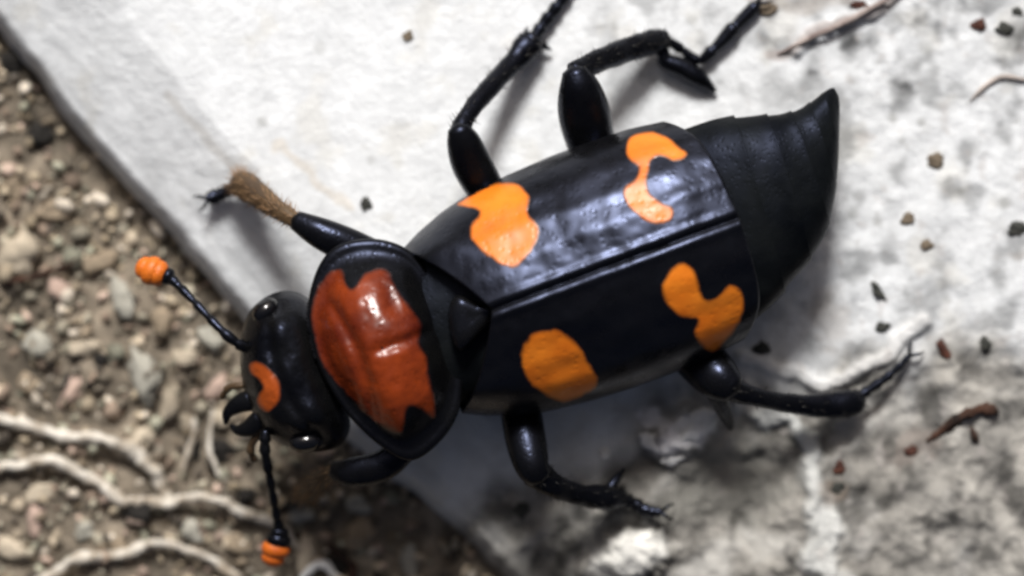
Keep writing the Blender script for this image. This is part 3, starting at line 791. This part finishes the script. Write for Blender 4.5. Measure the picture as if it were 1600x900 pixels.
body = loft('body', [[-7.5, -.1, 4.4, 2.6, 1.8, HP], [-5, 0, 4.4, 3.6, 2.2, HP], [-2, 0, 4.5, 4.3, 2.5, HP], [2, 0, 4.7, 5.3, 2.6, HP], [7, 0, 4.8, 5.9, 2.7, HP], [12, 0, 4.9, 5.6, 2.5, HP], [14.5, .2, 4.9, 5.0, 2.1, HP]], M_ABD, beetle)
pairs = [((1052, 205), (1165, 515), 4.9, 2.5), ((1112, 186), (1205, 480), 4.9, 2.6), ((1160, 181), (1236, 442), 4.8, 2.45), ((1198, 179), (1268, 404), 4.7, 2.2), ((1228, 176), (1292, 362), 4.5, 1.9),
         ((1252, 168), (1303, 318), 4.4, 1.55), ((1272, 155), (1309, 268), 4.3, 1.2), ((1287, 144), (1311, 222), 4.2, .85), ((1297, 138), (1312, 182), 4.1, .5), ((1303, 137), (1311, 152), 4.1, .2)]
S = []
for (t, b, z, h) in pairs:
    p, q = B(*t, z), B(*b, z); m_ = (p + q) / 2; d = p - q
    S.append([m_[0], m_[1], z, np.linalg.norm(d) / 2, h, math.atan2(d[1], d[0])])
S = np.array(S); Sc = catmull(S, 10)
cuts = [0, 14, 27, 40, 53, 66, len(Sc) - 1]
for i in range(6):
    a, b = cuts[i], min(cuts[i + 1] + 3, len(Sc) - 1)
    seg = Sc[a:b + 1].copy()
    k = np.linspace(0, 1, len(seg)) ** 3
    seg[:, 3] *= 0.985 + 0.03 * k; seg[:, 4] *= 0.95 + 0.15 * k
    if i == 5: seg = Sc[a:].copy()
    loft('abdomen_segment', seg, M_ABD, beetle, 56, 2, 0.0, 2.3)

# --- legs: thigh mesh carries shin, foot and spurs
def bristles(name, pts, n, length, rad, m, parent, seed, spread=1.0, ahead=0.6):
    rng = np.random.RandomState(seed)
    P = catmull([[*B(px, py, z), r] for px, py, z, r in pts], 10)
    V, F = [], []
    for i in range(n):
        k = rng.randint(1, len(P) - 1); p = P[k]; d = P[k + 1, :3] - P[k - 1, :3]; d /= np.linalg.norm(d)
        s = np.cross(d, [0, 0, 1]); s /= np.linalg.norm(s); u = np.cross(s, d)
        a = rng.rand() * 6.28; nrm = s * math.cos(a) + u * math.sin(a)
        q = p[:3] + nrm * p[3] * .85
        dr = nrm * spread + d * ahead + rng.randn(3) * .2; dr /= np.linalg.norm(dr)
        ln = length * rng.uniform(.5, 1.2); b = len(V)
        e1 = np.cross(dr, [.3, .5, .8]); e1 /= np.linalg.norm(e1); e2 = np.cross(dr, e1)
        for t in range(3):
            an = t * 2.094; V.append(q + (e1 * math.cos(an) + e2 * math.sin(an)) * rad)
        V.append(q + dr * ln); F += [(b, b + 1, b + 3), (b + 1, b + 2, b + 3), (b + 2, b, b + 3)]
    o = mesh_obj(name, V, F, m, parent); o['kind'] = 'stuff'; return o
def leg(thigh, shin, foot, spurs=(), seed=0, shin_mat=None, hair=M_DHAIR, nh=90, hl=.5):
    t = tube('leg', thigh, M_LEG, beetle, flat=.8, ring=20)
    s = tube('shin', shin, shin_mat or M_LEG, t, flat=.75, ring=16, rough=.12, seed=seed)
    f = tube('foot', foot, M_LEG, t, bumps=5, bump_amp=.26, n=12, ring=12)
    for sp in spurs: tube('spur', sp, M_LEG, t, ring=10)
    # claws at the end of the foot
    (x0, y0, z0, r0), (x1, y1, z1, r1) = foot[-2], foot[-1]
    ln = math.hypot(x1 - x0, y1 - y0); ux, uy = (x1 - x0) / ln, (y1 - y0) / ln
    for sg in (-1, 1):
        tube('claw', [(x1, y1, z1, .11), (x1 + ux * 12 - uy * sg * 9, y1 + uy * 12 + ux * sg * 9, z1 + .1, .09), (x1 + ux * 22 - uy * sg * 13, y1 + uy * 22 + ux * sg * 13, max(z1 - .25, z1 - .3), .03)], M_LEG, t, ring=8, n=5)
    bristles('bristle', shin, nh, hl, .035, hair, s, seed)
    return t
# right middle
leg([(800, 350, 3.0, .8), (765, 305, 3.3, 1.0), (738, 258, 3.9, 1.1), (724, 222, 4.6, .92), (716, 200, 5.0, .6)],
    [(717, 208, 4.9, .56), (732, 178, 4.3, .50), (768, 134, 2.9, .56), (802, 98, 1.7, .60), (826, 70, 1.0, .80), (836, 58, .9, .55)],
    [(834, 60, .9, .34), (850, 36, .6, .37), (866, 16, .5, .36), (884, -8, .45, .33), (902, -34, .4, .28)],
    [[(838, 64, .9, .22), (850, 72, .7, .18), (862, 78, .5, .05)], [(826, 62, .8, .2), (822, 52, .5, .14), (824, 42, .4, .04)]], 1)
# right hind
leg([(945, 280, 2.8, 1.0), (925, 228, 3.2, 1.3), (913, 178, 4.0, 1.42), (905, 138, 4.8, 1.15), (897, 110, 5.1, .66)],
    [(897, 114, 5.0, .60), (930, 97, 4.0, .62), (980, 78, 2.5, .68), (1022, 65, 1.4, .70), (1042, 60, 1.0, .5)],
    [(1042, 62, 1.0, .28), (1066, 78, .7, .28), (1092, 94, .6, .30), (1116, 76, .6, .36), (1150, 40, .5, .40), (1184, 6, .4, .33)],
    [[(1036, 70, 1.1, .24), (1040, 94, .8, .46), (1066, 106, .7, .55), (1092, 122, .6, .5), (1118, 142, .4, .12)]], 2)
# left hind
leg([(1050, 515, 2.8, 1.1), (1090, 558, 3.4, 1.35), (1122, 590, 4.3, 1.25), (1146, 608, 4.6, .85)],
    [(1134, 602, 4.5, .85), (1170, 617, 4.0, .55), (1225, 629, 2.8, .52), (1282, 634, 1.8, .64), (1328, 630, 1.2, .78), (1345, 620, .9, .5)],
    [(1340, 622, .9, .30), (1362, 606, .7, .30), (1385, 590, .6, .26), (1405, 572, .5, .2), (1420, 556, .4, .17)],
    [[(1118, 612, 3.8, .55), (1130, 640, 2.6, .45), (1142, 668, 1.2, .2)]], 3)
# left middle
leg([(800, 580, 2.8, .9), (813, 640, 3.3, 1.10), (822, 690, 4.2, 1.1), (832, 728, 4.7, .95), (846, 746, 4.6, .7)],
    [(834, 736, 4.5, .85), (866, 759, 3.9, .66), (905, 773, 2.7, .60), (950, 778, 1.5, .70), (975, 778, .9, .5)],
    [(968, 778, .9, .38), (990, 786, .6, .38), (1006, 796, .5, .38), (1020, 800, .45, .34), (1032, 800, .4, .26)],
    [[(950, 768, 1.3, .3), (962, 750, 1.0, .28), (976, 732, .7, .08)]], 4)
# right front: brown shin with golden hair
leg([(600, 405, 4.6, .8), (545, 384, 4.9, .95), (500, 364, 4.9, .85), (462, 344, 4.6, .55)],
    [(464, 346, 4.5, .42), (435, 328, 3.6, .55), (405, 306, 2.4, .68), (378, 288, 1.2, .78), (368, 282, .8, .5)],
    [(372, 286, .9, .3), (360, 296, .3, .34), (348, 302, .0, .36), (336, 307, -.2, .42), (326, 311, -.3, .36)], (), 5, M_TIB, M_HAIR, 230, .6)
# left front, mostly under the shield
leg([(640, 690, 4.2, .8), (600, 726, 4.2, .85), (550, 738, 3.8, .8), (520, 735, 3.2, .5)],
    [(522, 736, 3.2, .42), (500, 752, 1.6, .5), (482, 768, -.4, .6), (474, 776, -1.4, .5)],
    [(474, 776, -1.4, .3), (462, 780, -2.6, .3), (450, 790, -3.8, .28), (440, 800, -4.6, .2)], (), 6, M_TIB, M_HAIR, 200, .6)
# short golden fringe along the shield's front and the tail tip
